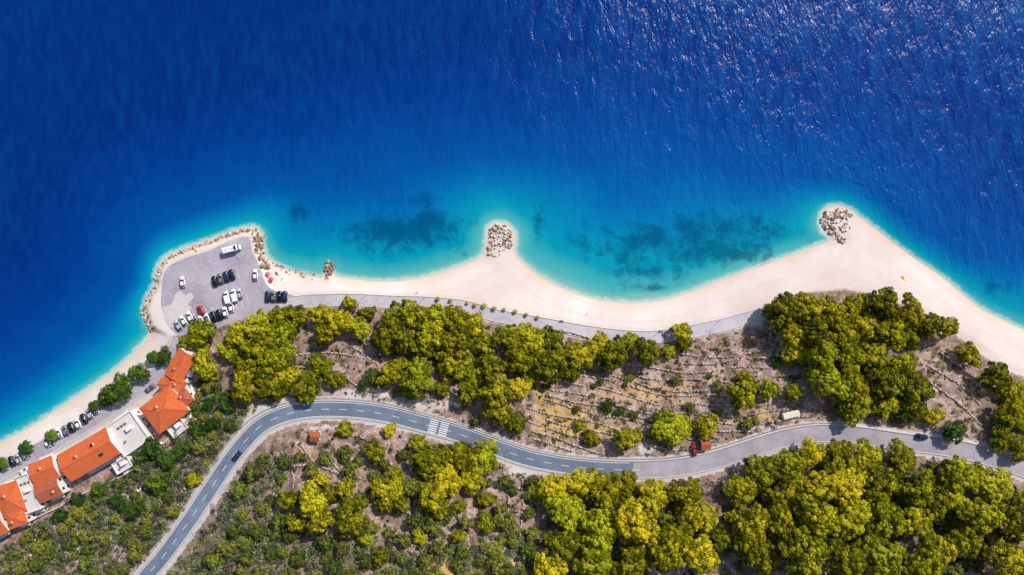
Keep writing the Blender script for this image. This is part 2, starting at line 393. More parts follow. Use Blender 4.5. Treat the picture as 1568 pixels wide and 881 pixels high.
bm=bmesh.new()
for i in range(20,cut+60,2): box(bm,(gr[i][0],gr[i][1],12.45),(.12,.12,.8))
gme=bm_mesh('rail_posts',bm,[M['metal']]); g=bpy.data.objects.new('guard_rail',None); link(g); obj('posts',gme,g)
strip('rail_beam',offs(rw,4.55)[20:cut+60],-.05,.05,12.9,M['metal'],g,.3)
sw=resample(world_line(streetc,2.56),1.5)
st=bpy.data.objects.new('village_street',None); link(st)
strip('street_asphalt',sw,-2.9,2.9,2.56,M['park'],st); strip('street_kerb_sea',sw,2.9,3.6,2.68,M['conc'],st,.3); strip('street_kerb_land',sw,-3.6,-2.9,2.68,M['conc'],st,.3)
pw=resample(world_line(promc,2.56),1.5)
pr=bpy.data.objects.new('promenade_path',None); link(pr)
strip('paving',pw,-2.5,2.2,2.56,M['prom'],pr); strip('edge_wall',pw,2.2,2.5,2.69,M['conc'],pr,.4); strip('back_kerb',pw,-2.8,-2.5,2.68,M['conc'],pr,.3)
def sheet(name,poly,z,mat):
    bm=bmesh.new(); vs=[bm.verts.new(W(p[0],p[1],z)) for p in poly]; bm.faces.new(vs); bmesh.ops.triangulate(bm,faces=bm.faces[:])
    bmesh.ops.recalc_face_normals(bm,faces=bm.faces[:])
    for f_ in bm.faces:
        if f_.normal.z<0: f_.normal_flip()
    return obj(name,bm_mesh(name,bm,[mat]))
sheet('parking_lot',parkp[:-1],2.53,M['park'])
sheet('patched_concrete_ground',catmull([(249,470),(262,466),(268,452),(276,446),(284,452),(292,448),(296,456),(288,466),(294,472),(282,484),(270,500),(258,500),(250,486)],3)[:-1],2.545,simple('patchy_concrete',(200,190,188),.9,.15,.2,.3))
sheet('layby_pavement',catmull([(378,652),(386,630),(402,618),(412,622),(410,634),(398,644),(388,656)],3)[:-1],12.04,M['conc'])
bay=bpy.data.objects.new('parking_bay_lines',None); link(bay)
V=[];F=[]
for (x0,y0,n,dx,dy,lx,ly) in [(326,441,6,8.2,-2.9,-4,-17),(276,505,9,9.0,-2.9,-6,-17),(345,478,5,9,-3,-4,-16)]:
    for i in range(n):
        p=np.array([x0+dx*i,y0+dy*i],float); q=p+np.array([lx,ly]); dn=np.array([.3,.1]); o=len(V)
        V+=[W(*(p-dn),2.55),W(*(p+dn),2.55),W(*(q+dn),2.55),W(*(q-dn),2.55)]; F.append((o,o+1,o+2,o+3))
obj('lines',mesh_np('lines',V,F,[M['white']]),bay)

# ---------------------------------------------------------------- foliage generators
def tufts(C,R,n,leaf,flat=.9,tint=None,low=-.25):
    k=len(C); N=k*n
    d=rng.normal(size=(N,3)); d/=np.linalg.norm(d,axis=1)[:,None]
    d[:,2]=np.where(d[:,2]<low,-d[:,2],d[:,2])
    c=np.repeat(C,n,0); r=np.repeat(R,n)
    rad=r*(.70+.36*rng.random(N)); p=c+d*rad[:,None]*np.array([1,1,flat])
    nr=d*.9+rng.normal(size=(N,3))*.4; nr/=np.linalg.norm(nr,axis=1)[:,None]
    a=np.cross(nr,rng.normal(size=(N,3))); a/=np.linalg.norm(a,axis=1)[:,None]+1e-9; b=np.cross(nr,a)
    s=(leaf*(.6+.8*rng.random(N)))[:,None] if np.isscalar(leaf) else (np.repeat(leaf,n)*(.6+.8*rng.random(N)))[:,None]
    V=np.stack([p-a*s*.5-b*s*.35,p+a*s*.5-b*s*.3,p+b*s*.65+a*s*.1],1).reshape(-1,3)
    F=np.arange(3*N).reshape(N,3)
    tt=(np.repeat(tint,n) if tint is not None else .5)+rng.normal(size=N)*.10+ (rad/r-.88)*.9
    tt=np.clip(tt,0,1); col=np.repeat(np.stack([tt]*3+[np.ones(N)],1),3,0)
    return V,F,col
def limb(V,F,p0,p1,r0,r1,seg=6):
    p0=np.array(p0,float);p1=np.array(p1,float); d=p1-p0; d/=np.linalg.norm(d)
    a=np.cross(d,[.3,.9,.1]); a/=np.linalg.norm(a); b=np.cross(d,a); o=len(V)
    for p,r in((p0,r0),(p1,r1)):
        for i in range(seg):
            t=6.283*i/seg; V.append(p+(a*math.cos(t)+b*math.sin(t))*r)
    for i in range(seg):
        j=(i+1)%seg; F.append((o+i,o+j,o+seg+j)); F.append((o+i,o+seg+j,o+seg+i))
def tree_mesh(name,leafmat,R=6,trunk=4.0,dome=.8,nc=60,nl=135,leaf=.42,crange=(.10,.21),seed=0,gap=1.0):
    r=np.random.default_rng(seed)
    ph=r.uniform(0,6.28,4); C=[];CR=[];T=[]
    def env(a): return .94+.14*math.sin(2*a+ph[0])+.13*math.sin(3*a+ph[1])+.10*math.sin(5*a+ph[2])
    tries=0
    while len(C)<nc and tries<6000:
        tries+=1
        a=r.uniform(0,6.28); rr=math.sqrt(r.random())*.95
        e=env(a)*rr
        x,y=e*math.cos(a)*R*.9,e*math.sin(a)*R*.9
        lump=.16*math.sin(x*1.1+ph[0])*math.cos(y*1.2+ph[3])
        zz=trunk+R*dome*(math.sqrt(max(0,1-rr*rr*.97))*r.uniform(.82,1.08)+lump)
        cr=R*r.uniform(*crange)
        if any((x-c[0])**2+(y-c[1])**2+.5*(zz-c[2])**2<(.60*gap*(cr+q))**2 for c,q in zip(C,CR)): continue
        C.append((x,y,zz)); CR.append(cr); T.append(r.uniform(.42,.86)-.20*rr+.6*lump)  # leaf tone, with bright tops and darker hollows painted in
    n1=len(C)
    for i in range(14):
        a=r.uniform(0,6.28); rr=r.uniform(.1,.75); C.append((rr*R*.8*math.cos(a),rr*R*.8*math.sin(a),trunk+R*dome*.3)); CR.append(R*.2); T.append(.04)  # inner clumps darkened in colour to deepen the crown gaps
    C=np.array(C);CR=np.array(CR)
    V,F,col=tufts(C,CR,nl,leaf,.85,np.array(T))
    LV=[];LF=[]
    bend=r.uniform(-.5,.5,2); top=np.array([bend[0],bend[1],trunk])
    limb(LV,LF,(0,0,-1.5),(bend[0]*.4,bend[1]*.4,trunk*.5),.34,.27,8); limb(LV,LF,(bend[0]*.4,bend[1]*.4,trunk*.5),top,.27,.2,8)
    for i in range(0,n1,3):
        s=top*np.array([1,1,r.uniform(.6,1)]); m=(s+C[i])/2+np.array([0,0,.4]); limb(LV,LF,s,m,.13,.09,5); limb(LV,LF,m,C[i],.09,.04,5)
    LV=np.array(LV);LF=np.array(LF)
    VV=np.vstack([V,LV]);FF=np.vstack([F,LF+len(V)])
    cc=np.vstack([col,np.full((len(LV),4),.5)])
    return mesh_np(name,VV,FF,[leafmat,M['bark']],np.r_[np.zeros(len(F)),np.ones(len(LF))],cols=cc)
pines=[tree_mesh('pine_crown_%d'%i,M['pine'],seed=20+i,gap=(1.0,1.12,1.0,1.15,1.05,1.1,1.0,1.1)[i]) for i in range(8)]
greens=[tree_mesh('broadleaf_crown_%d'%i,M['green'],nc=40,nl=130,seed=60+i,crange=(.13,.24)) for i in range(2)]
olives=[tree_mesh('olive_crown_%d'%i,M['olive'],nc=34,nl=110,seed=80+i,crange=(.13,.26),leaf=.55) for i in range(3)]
T_=[(300,512,27),(288,524,16),(310,558,22),(325,575,12),
(370,515,25),(395,500,23),(425,488,23),(455,480,21),(490,478,19),(515,492,24),(535,467,12),(548,502,20),(430,515,27),(400,538,27),(376,562,25),(420,556,27),(374,595,22),(410,590,24),(440,575,22),(500,512,20),(465,590,25),(492,560,19),(510,582,16),(466,606,17),(350,535,18),
(600,490,25),(635,484,25),(662,485,23),(690,490,25),(720,502,25),(588,520,22),(620,517,26),(655,520,29),(700,525,29),(738,530,23),(598,570,22),(637,578,31),(676,594,15),(700,560,27),(730,577,29),(716,602,20),(760,600,27),(792,598,21),(765,628,27),(792,645,17),(752,562,25),(690,546,24),(625,600,16),(560,482,14),
(775,515,24),(810,520,27),(845,520,24),(800,546,27),(830,560,25),(860,548,24),(890,545,23),(915,530,20),(940,540,25),(937,558,16),(965,525,18),(992,542,22),(1022,540,13),(1047,508,19),(1050,528,15),(872,572,15),(812,575,16),
(1135,600,25),(1180,597,16),(1213,600,15),(1030,663,27),(1085,653,20),(1003,664,14),(960,675,20),(905,674,14),(1060,655,12),(885,652,9),
(1198,480,28),(1232,468,27),(1270,480,26),(1210,515,22),(1245,510,29),(1225,540,24),(1257,550,28),(1310,470,25),(1350,470,26),(1390,480,26),(1330,500,29),(1365,510,29),(1398,512,24),(1290,512,27),(1300,550,29),(1340,545,25),(1445,500,20),(1418,495,20),(1270,590,27),(1310,590,31),(1352,585,29),(1395,590,32),(1382,560,24),(1320,622,28),(1360,622,24),(1403,626,24),(1430,640,15),(1487,542,20),(1290,624,16),(1180,478,14),
(1520,578,27),(1555,600,26),(1548,640,26),(1540,672,22),(1572,690,20),(1590,640,28),
(1382,704,27),(1330,705,27),(1290,702,27),(1250,697,26),(1212,712,27),(1170,727,29),(1138,748,24),(1200,752,31),(1250,742,30),(1300,745,32),(1350,745,32),(1400,748,30),(1427,772,26),(1150,802,31),(1200,800,32),(1252,790,32),(1302,798,33),(1352,798,33),(1402,802,32),(1160,850,28),(1230,850,35),(1290,858,35),(1352,852,35),(1405,862,33),(1475,734,30),(1520,744,32),(1465,770,24),(1500,790,32),(1542,800,32),(1480,832,28),(1540,855,33),(1580,770,30),(1445,845,22),(1455,714,16),
(850,750,27),(890,742,26),(930,762,32),(870,790,32),(920,812,34),(972,802,33),(1000,765,28),(1050,757,26),(1072,792,27),(860,840,31),(912,860,32),(970,860,34),(1022,842,31),(1070,852,31),(1040,812,27),(1105,830,22),(960,745,20),(840,875,24),
(740,700,30),(700,702,27),(660,707,28),(680,742,28),(722,735,19),(662,765,24),(742,766,14),(746,800,17),(572,693,19),(590,752,24),(532,745,15),(535,800,26),(480,770,26),(440,765,20),(492,800,20),(495,735,13),(530,656,13),(595,662,11),(642,820,13),(580,852,15),(602,728,15),(552,770,14),(295,735,13),(640,680,14),(560,825,11),(705,775,12),(505,760,15),(620,770,13),(455,800,15),(700,820,11)]
pn=np.array([(a,b) for a,b,c in T_],float)
gz=hgt(pn)
def place_tree(name,me,px,py,rpx,g,base=6.0,crownz=6.6,zr=(.74,1.05)):
    sc=rpx*S/base
    zc=g+crownz*sc
    x,y,_=W(px,py,zc)
    o=obj(name,me,None,(x,y,g)); q=random.uniform(.9,1.1); o.scale=(sc*1.03*q,sc*1.03/q,sc*random.uniform(*zr)); o.rotation_euler=(0,0,random.uniform(0,6.28)); return o
pdr=dist(pn,RD)
for i,(px,py,r) in enumerate(T_):
    place_tree('pine_tree',pines[random.randrange(8)],px+random.uniform(-3,3),py+random.uniform(-3,3),r*random.uniform(.88,1.04),gz[i]-.3,zr=(.72,.9) if pdr[i]<60 else (.72,1.3))
cand=[]
for i,(px,py,r) in enumerate(T_):
    if r>=24 and random.random()<.85:
        a=random.uniform(0,6.28); cand.append((px+math.cos(a)*r*.95,py+math.sin(a)*r*.95,random.uniform(9,15)))
cp=np.array([(a,b) for a,b,c in cand]); cf=fields(cp); cz=hgt(cp,cf)
for i,(px,py,r) in enumerate(cand):
    if cf['dr'][i]<r+20 or cf['dl'][i]<r+2 or not cf['low'][i]: continue
    place_tree('pine_tree',pines[(i*5)%8],px,py,r,cz[i]-.3)
D_=[(250,545,13),(213,572,15),(185,586,15),(172,603,17),(192,600,12),(160,612,12),(243,552,9),(1465,662,18),(930,622,11),(570,578,13),(555,590,9),(232,688,17),(275,690,14),(215,700,12),(255,705,13),(300,660,13),(325,650,12),(345,622,12),(318,620,10),(1190,555,9),(950,630,8),(1385,636,12),(180,770,14),(150,750,12),(120,765,12),(240,740,16),(205,780,14),(90,790,12)]  # dark crowns beside the centre-left pines stand in for cast tree shadow
dz=hgt(np.array([(a,b) for a,b,c in D_],float))
for i,(px,py,r) in enumerate(D_):
    place_tree('broadleaf_tree',greens[i%2],px,py,r,dz[i]-.3)
ob=[]
r9=np.random.default_rng(99)
allt=[(a,b,c) for a,b,c in T_]+[(a,b,c) for a,b,c in D_]
regs=[([(400,700),(640,690),(830,740),(830,900),(300,900),(360,760)],85,(8,15)),([(120,770),(290,670),(340,640),(340,700),(200,881),(0,881),(0,850)],55,(6,12)),([(560,600),(1160,560),(1200,650),(900,700)],14,(5,9)),([(1420,690),(1568,730),(1568,881),(1420,881)],14,(8,14)),([(290,560),(350,600),(360,650),(300,680)],12,(7,12))]
for poly,n,(r0,r1) in regs:
    poly=np.array(poly,float); k=0; tr=0
    while k<n and tr<3000:
        tr+=1; p=r9.uniform(poly.min(0),poly.max(0)); r=r9.uniform(r0,r1)
        if not inside(p[None],poly)[0]: continue
        if any((p[0]-a)**2+(p[1]-b)**2<((r+c)*.8)**2 for a,b,c in allt): continue
        fp=fields(p[None])
        if fp['dr'][0]<r+18 or fp['dl'][0]<r+16 or (p[0]<300 and fp['dl'][0]<r+52): continue
        allt.append((p[0],p[1],r)); ob.append((p[0],p[1],r)); k+=1
oz=hgt(np.array([(a,b) for a,b,c in ob]))
for i,(px,py,r) in enumerate(ob): place_tree('olive_tree',olives[i%3],px,py,r,oz[i]-.3)
# palms
def palm_mesh(name,h,L,n,mat,seed):
    r=np.random.default_rng(seed); V=[];F=[]; limb(V,F,(0,0,-.3),(0,0,h*.5),.2,.15,8); limb(V,F,(0,0,h*.5),(0.05,0,h),.15,.12,8); nt=len(F)
    for i in range(n):
        a=6.283*i/n+r.uniform(-.2,.2); up=r.uniform(.1,.8); ln=L*r.uniform(.8,1.1); prev=None
        for k in range(7):
            t=k/6; x=t*ln*(1-.15*up); zz=h+ln*(up*t-(.55+up*.6)*t*t); w=.09*L*math.sin(math.pi*(.12+.85*t))+.02
            c=np.array([x*math.cos(a),x*math.sin(a),zz]); s=np.array([-math.sin(a),math.cos(a),0])*w*2
            o=len(V); V+= [c-s+np.array([0,0,-w*.8]),c,c+s+np.array([0,0,-w*.8])]
            if prev is not None:
                F+=[(prev,prev+1,o+1),(prev,o+1,o),(prev+1,prev+2,o+2),(prev+1,o+2,o+1)]
            prev=o
    cols=np.ones((len(V),4)); cols[:,:3]=r.uniform(.3,.8,(len(V),1))
    return mesh_np(name,np.array(V),np.array(F),[mat,M['bark']],np.r_[np.ones(nt),np.zeros(len(F)-nt)],cols=cols)
yp=palm_mesh('young_palm',1.6,1.2,13,foliage('young_palm_fronds',(110,100,30),(176,156,60),(216,190,90)),1)
bp=palm_mesh('tall_palm',4.5,3.4,26,M['green'],2)
for px,py in [(671,458),(690,460),(716,464),(728,467),(742,468),(757,472),(772,474),(789,477),(806,482),(823,486)]:
    x,y,zz=G(px,py); o=obj('young_palm_tree',yp,None,(x,y,zz)); o.rotation_euler=(0,0,random.uniform(0,6)); o.scale=(random.uniform(.7,1.1),)*3
for px,py,s in [(48,685,1),(86,667,.9),(12,708,.9),(150,622,.8),(212,571,.9),(240,548,.9)]:
    x,y,zz=G(px,py-2); o=obj('palm_tree',bp,None,(x,y,zz)); o.scale=(s,)*3; o.rotation_euler=(0,0,random.uniform(0,6))

# ---------------------------------------------------------------- shrub masses
treexy=np.array([(a,b) for a,b,c in allt]); treer=np.array([c for a,b,c in allt])
def scatter(poly,n,seed,avoid=.0,clear=22):
    r=np.random.default_rng(seed); poly=np.array(poly,float); lo,hi=poly.min(0),poly.max(0)
    p=r.uniform(lo,hi,(n*3,2)); p=p[inside(p,poly)][:n]; ff=fields(p)
    k=(ff['dr']>clear)&(ff['dl']>16)&ff['low']
    k&=~((p[:,0]<300)&(ff['dl']<48)&(p[:,1]>525))
    if avoid>0:
        d=np.min(np.linalg.norm(p[:,None]-treexy[None],axis=2)-treer[None]*avoid,axis=1); k&=d>0
    p=p[k]; return p,hgt(p)
def shrubs(name,poly,n,rr,seed,mat,tr=(.2,.7),nl=90,avoid=.6,leaf=.3,clear=22,patch=0):
    p,zz=scatter(poly,n,seed,avoid,clear); r=np.random.default_rng(seed+1)
    if patch: k=vnoise(p,45,seed)+.25*r.normal(size=len(p))>patch-1; p,zz=p[k],zz[k]
    R=r.uniform(rr[0],rr[1],len(p)); k=S*(H-zz)/H
    C=np.stack([(p[:,0]-CX)*k,-(p[:,1]-CY)*k,zz+R*.35],1)
    C3=np.vstack([C+np.column_stack([r.normal(size=(len(C),2))*R[:,None]*.45,r.uniform(-.2,.4,len(C))*R]) for _ in range(3)])
    R3=np.concatenate([R*r.uniform(.45,.75,len(R)) for _ in range(3)])
    t=r.uniform(tr[0],tr[1],len(p)); t3=np.concatenate([t]*3)+r.uniform(-.08,.08,len(R3))
    V,F,c=tufts(C3,R3,nl//3,np.maximum(R3*.36,leaf),.85,t3)
    return obj(name,mesh_np(name,V,F,[mat],cols=c))
polyBL=[(0,845),(60,800),(130,760),(200,715),(290,660),(300,590),(345,600),(385,625),(350,690),(310,750),(255,825),(205,890),(-40,900),(-40,860)]
polyIL=[(400,690),(420,700),(440,790),(520,830),(640,845),(830,800),(830,900),(240,900),(310,830),(360,750)]
hillP=[(300,540),(460,480),(760,500),(1160,510),(1440,520),(1600,640),(1600,690),(1260,655),(1100,690),(960,700),(850,700),(700,640),(500,610),(400,630),(330,640)]
inlP=[(370,700),(450,655),(640,670),(830,730),(1040,740),(1250,690),(1600,760),(1600,900),(200,900)]
M['shrubgrey']=foliage('macchia_leaves',(46,56,40),(94,104,76),(148,152,104),0)
M['shrubdry']=foliage('dry_shrub_leaves',(96,84,40),(160,136,56),(208,178,70),0)
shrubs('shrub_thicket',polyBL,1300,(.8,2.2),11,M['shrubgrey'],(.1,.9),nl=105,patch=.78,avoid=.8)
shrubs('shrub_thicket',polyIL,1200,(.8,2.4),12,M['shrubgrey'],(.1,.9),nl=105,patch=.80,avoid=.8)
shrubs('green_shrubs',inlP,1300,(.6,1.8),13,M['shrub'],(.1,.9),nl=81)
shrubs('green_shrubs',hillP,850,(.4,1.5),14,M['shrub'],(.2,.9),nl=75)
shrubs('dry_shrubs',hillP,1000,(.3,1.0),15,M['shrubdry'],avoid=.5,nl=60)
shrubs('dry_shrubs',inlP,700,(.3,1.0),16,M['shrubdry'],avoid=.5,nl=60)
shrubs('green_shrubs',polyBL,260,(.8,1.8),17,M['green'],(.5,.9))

# ---------------------------------------------------------------- rocks
def ico(sub):
    bm=bmesh.new(); bmesh.ops.create_icosphere(bm,subdivisions=sub,radius=1); bm.verts.ensure_lookup_table()
    v=np.array([x.co[:] for x in bm.verts]); ff=np.array([[q.index for q in x.verts] for x in bm.faces]); bm.free(); return v,ff
I1,I2=ico(1),ico(2)
def rocks(name,C,R,mats,seed,base=I2,mi=None):
    r=np.random.default_rng(seed); v0,f0=base; V=[];F=[];MI=[]
    for k,(c,s) in enumerate(zip(C,R)):
        v=v0.copy()
        for _ in range(6): # chop planar facets
            n=r.normal(size=3); n/=np.linalg.norm(n); dd_=v@n; lim=r.uniform(.5,.85); v=v-np.outer(np.maximum(dd_-lim,0),n)
        v=v*(r.uniform(.7,1.25,3))*s; a=r.uniform(0,6.28); ca,sa=math.cos(a),math.sin(a); v=v@np.array([[ca,-sa,0],[sa,ca,0],[0,0,.75]])
        F.append(f0+len(v0)*k); V.append(v+c); MI.append(np.full(len(f0),mi[k] if mi is not None else 0))
    return obj(name,mesh_np(name,np.vstack(V),np.vstack(F),mats,np.concatenate(MI)))
def rockarea(name,poly,n,rr,seed,zmin=.0,zadd=.3,brown=.15):
    r=np.random.default_rng(seed); poly=np.array(poly,float); lo,hi=poly.min(0),poly.max(0)
    p=r.uniform(lo,hi,(n*4,2)); p=p[inside(p,poly)][:n]; zz=np.maximum(hgt(p),zmin)+r.uniform(-.1,zadd,len(p))
    k=S*(H-zz)/H; C=np.stack([(p[:,0]-CX)*k,-(p[:,1]-CY)*k,zz],1)
    return rocks(name,C,rr[0]+(rr[1]-rr[0])*r.random(len(p))**2,[M['rock'],M['rockb']],seed,mi=(r.random(len(p))<brown).astype(int))
rockarea('rock_groyne',[(750,350),(760,343),(774,345),(784,354),(786,370),(783,380),(772,376),(768,362),(758,362),(754,378),(758,392),(748,392),(748,372)],150,(.3,1.0),31,brown=.3)
rockarea('rock_groyne',[(757,362),(770,360),(776,380),(764,398),(752,392)],45,(.2,.6),51,brown=.3)
rockarea('rock_groyne',[(1257,337),(1265,323),(1281,317),(1298,322),(1306,333),(1300,342),(1286,336),(1276,342),(1282,354),(1296,366),(1292,374),(1275,362),(1260,350)],150,(.3,1.0),32,brown=.3)
rockarea('rock_groyne',[(1278,338),(1300,338),(1304,350),(1290,358)],30,(.2,.55),52,brown=.3)
rockarea('rock_groyne',[(498,428),(497,405),(502,398),(511,402),(510,412),(505,428)],55,(.35,.9),33,.15,brown=.75)
def rockline(name,L,n,rr,w,seed,zmin=0,brown=.1):
    r=np.random.default_rng(seed); L=np.array(L,float); d=np.r_[0,np.cumsum(np.linalg.norm(np.diff(L,axis=0),axis=1))]
    s=r.uniform(0,d[-1],n); p=np.stack([np.interp(s,d,L[:,0]),np.interp(s,d,L[:,1])],1)+r.normal(size=(n,2))*w
    zz=np.maximum(hgt(p),zmin)+r.uniform(0,.3,n); k=S*(H-zz)/H
    C=np.stack([(p[:,0]-CX)*k,-(p[:,1]-CY)*k,zz],1)
    return rocks(name,C,rr[0]+(rr[1]-rr[0])*r.random(n)**1.5,[M['rock'],M['rockb']],seed,mi=(r.random(n)<brown).astype(int))
rockline('rock_armour',[(232,506),(224,490),(222,474),(228,456),(240,436),(244,411),(258,395),(286,383),(320,371),(350,360),(376,353),(390,352)],380,(.3,.85),1.6,35,.1,.25)
rockline('rock_armour',[(388,354),(397,368),(397,385),(405,400),(407,412)],130,(.35,.95),3,36,.2,.75)
rockline('scattered_shore_rocks',[(402,398),(440,416),(480,424)],50,(.2,.5),3,37,.05,.8)
def scr(name,poly,n,rr,seed,av):
    p,zz=scatter(poly,n,seed,av,16); k=S*(H-zz)/H; r=np.random.default_rng(seed)
    C=np.stack([(p[:,0]-CX)*k,-(p[:,1]-CY)*k,zz],1)
    return rocks(name,C,r.uniform(rr[0],rr[1],len(p))**1.5,[M['rock'],M['rockb']],seed,I1,(r.random(len(p))<.45).astype(int))
scr('scattered_rocks',hillP,1200,(.25,.7),41,.5); scr('scattered_rocks',inlP,1000,(.25,.7),42,.5); scr('scattered_rocks',polyBL,700,(.3,1.05),43,0)
scr('scattered_rocks',[(1170,500),(1200,505),(1205,560),(1180,565)],160,(.4,1.0),44,0)

# ---------------------------------------------------------------- dry stone terrace walls
hp=np.array(hillP,float)
M['wallstone']=simple('terrace_wall_stone',(192,176,170),.9,.15,.3,.5,.6)
def wall_from(L,name='dry_stone_wall'):
    L=np.array(L,float); L=resample(L,1.5)
    if len(L)<4: return
    L=L+rng.normal(size=L.shape)*.15
    zz=hgt(L); k=S*(H-zz)/H
    C=np.stack([(L[:,0]-CX)*k,-(L[:,1]-CY)*k,zz+.35],1)
    C=np.repeat(C,2,0)+rng.normal(size=(len(C)*2,3))*np.array([.14,.14,.16])
    return rocks(name,C,rng.uniform(.28,.48,len(C)),[M['wallstone'],M['rockb']],int(rng.integers(1e6)),I1,(rng.random(len(C))<.25).astype(int))
for k in range(15):
    y0=512+k*13+random.uniform(-3,3); ph=random.uniform(0,6); x=800+random.uniform(0,40)
    while x<1240:
        ln=random.uniform(70,190); xs=np.arange(x,min(x+ln,1240),5)
        if len(xs)>3:
            ys=y0+.10*(xs-820)+9*np.sin(xs/75+ph*.15)+3*np.sin(xs/23+ph)-20*((xs-1020)/220)**2*.5
            pts=np.stack([xs,ys],1); ins=inside(pts,hp)&(dist(pts,RD)>24)
            dt=np.min(np.linalg.norm(pts[:,None]-treexy[None],axis=2)-treer[None]*.8,axis=1); ins&=dt>0
            run=[]
            for q_,ok in zip(pts,ins):
                if ok: run.append(q_)
                else:
                    if len(run)>4: wall_from(run)
                    run=[]
            if len(run)>4: wall_from(run)
        x+=ln+random.uniform(6,22)
for L in [[(440,545),(500,540),(560,548)],[(450,560),(520,575),(560,600)],[(540,530),(580,560)],[(1420,560),(1470,590),(1500,620)],[(1430,590),(1470,620),(1500,650)],[(1440,540),(1480,570)],
 [(430,690),(450,730),(445,760)],[(460,680),(490,720)],[(500,690),(520,720),(560,735)],[(620,780),(640,800),(615,830)],[(780,740),(775,800),(755,860)],[(800,735),(800,790),(790,850)],[(760,780),(810,785)],[(750,830),(830,825)],[(700,790),(720,840),(710,880)],[(760,745),(830,750)],[(600,830),(660,840),(760,855)],[(520,665),(560,672),(560,700)],[(440,715),(480,712),(520,725)],[(610,690),(640,735)],[(825,760),(822,850)],[(590,800),(620,830)],[(400,700),(420,740),(415,780)],
 [(60,830),(110,800),(150,770)],[(20,850),(90,825)],[(150,800),(200,780),(230,790)],[(250,700),(270,740),(262,780)],[(1430,700),(1450,790)],[(1440,740),(1450,860)]]:
    wall_from(catmull(L,4))

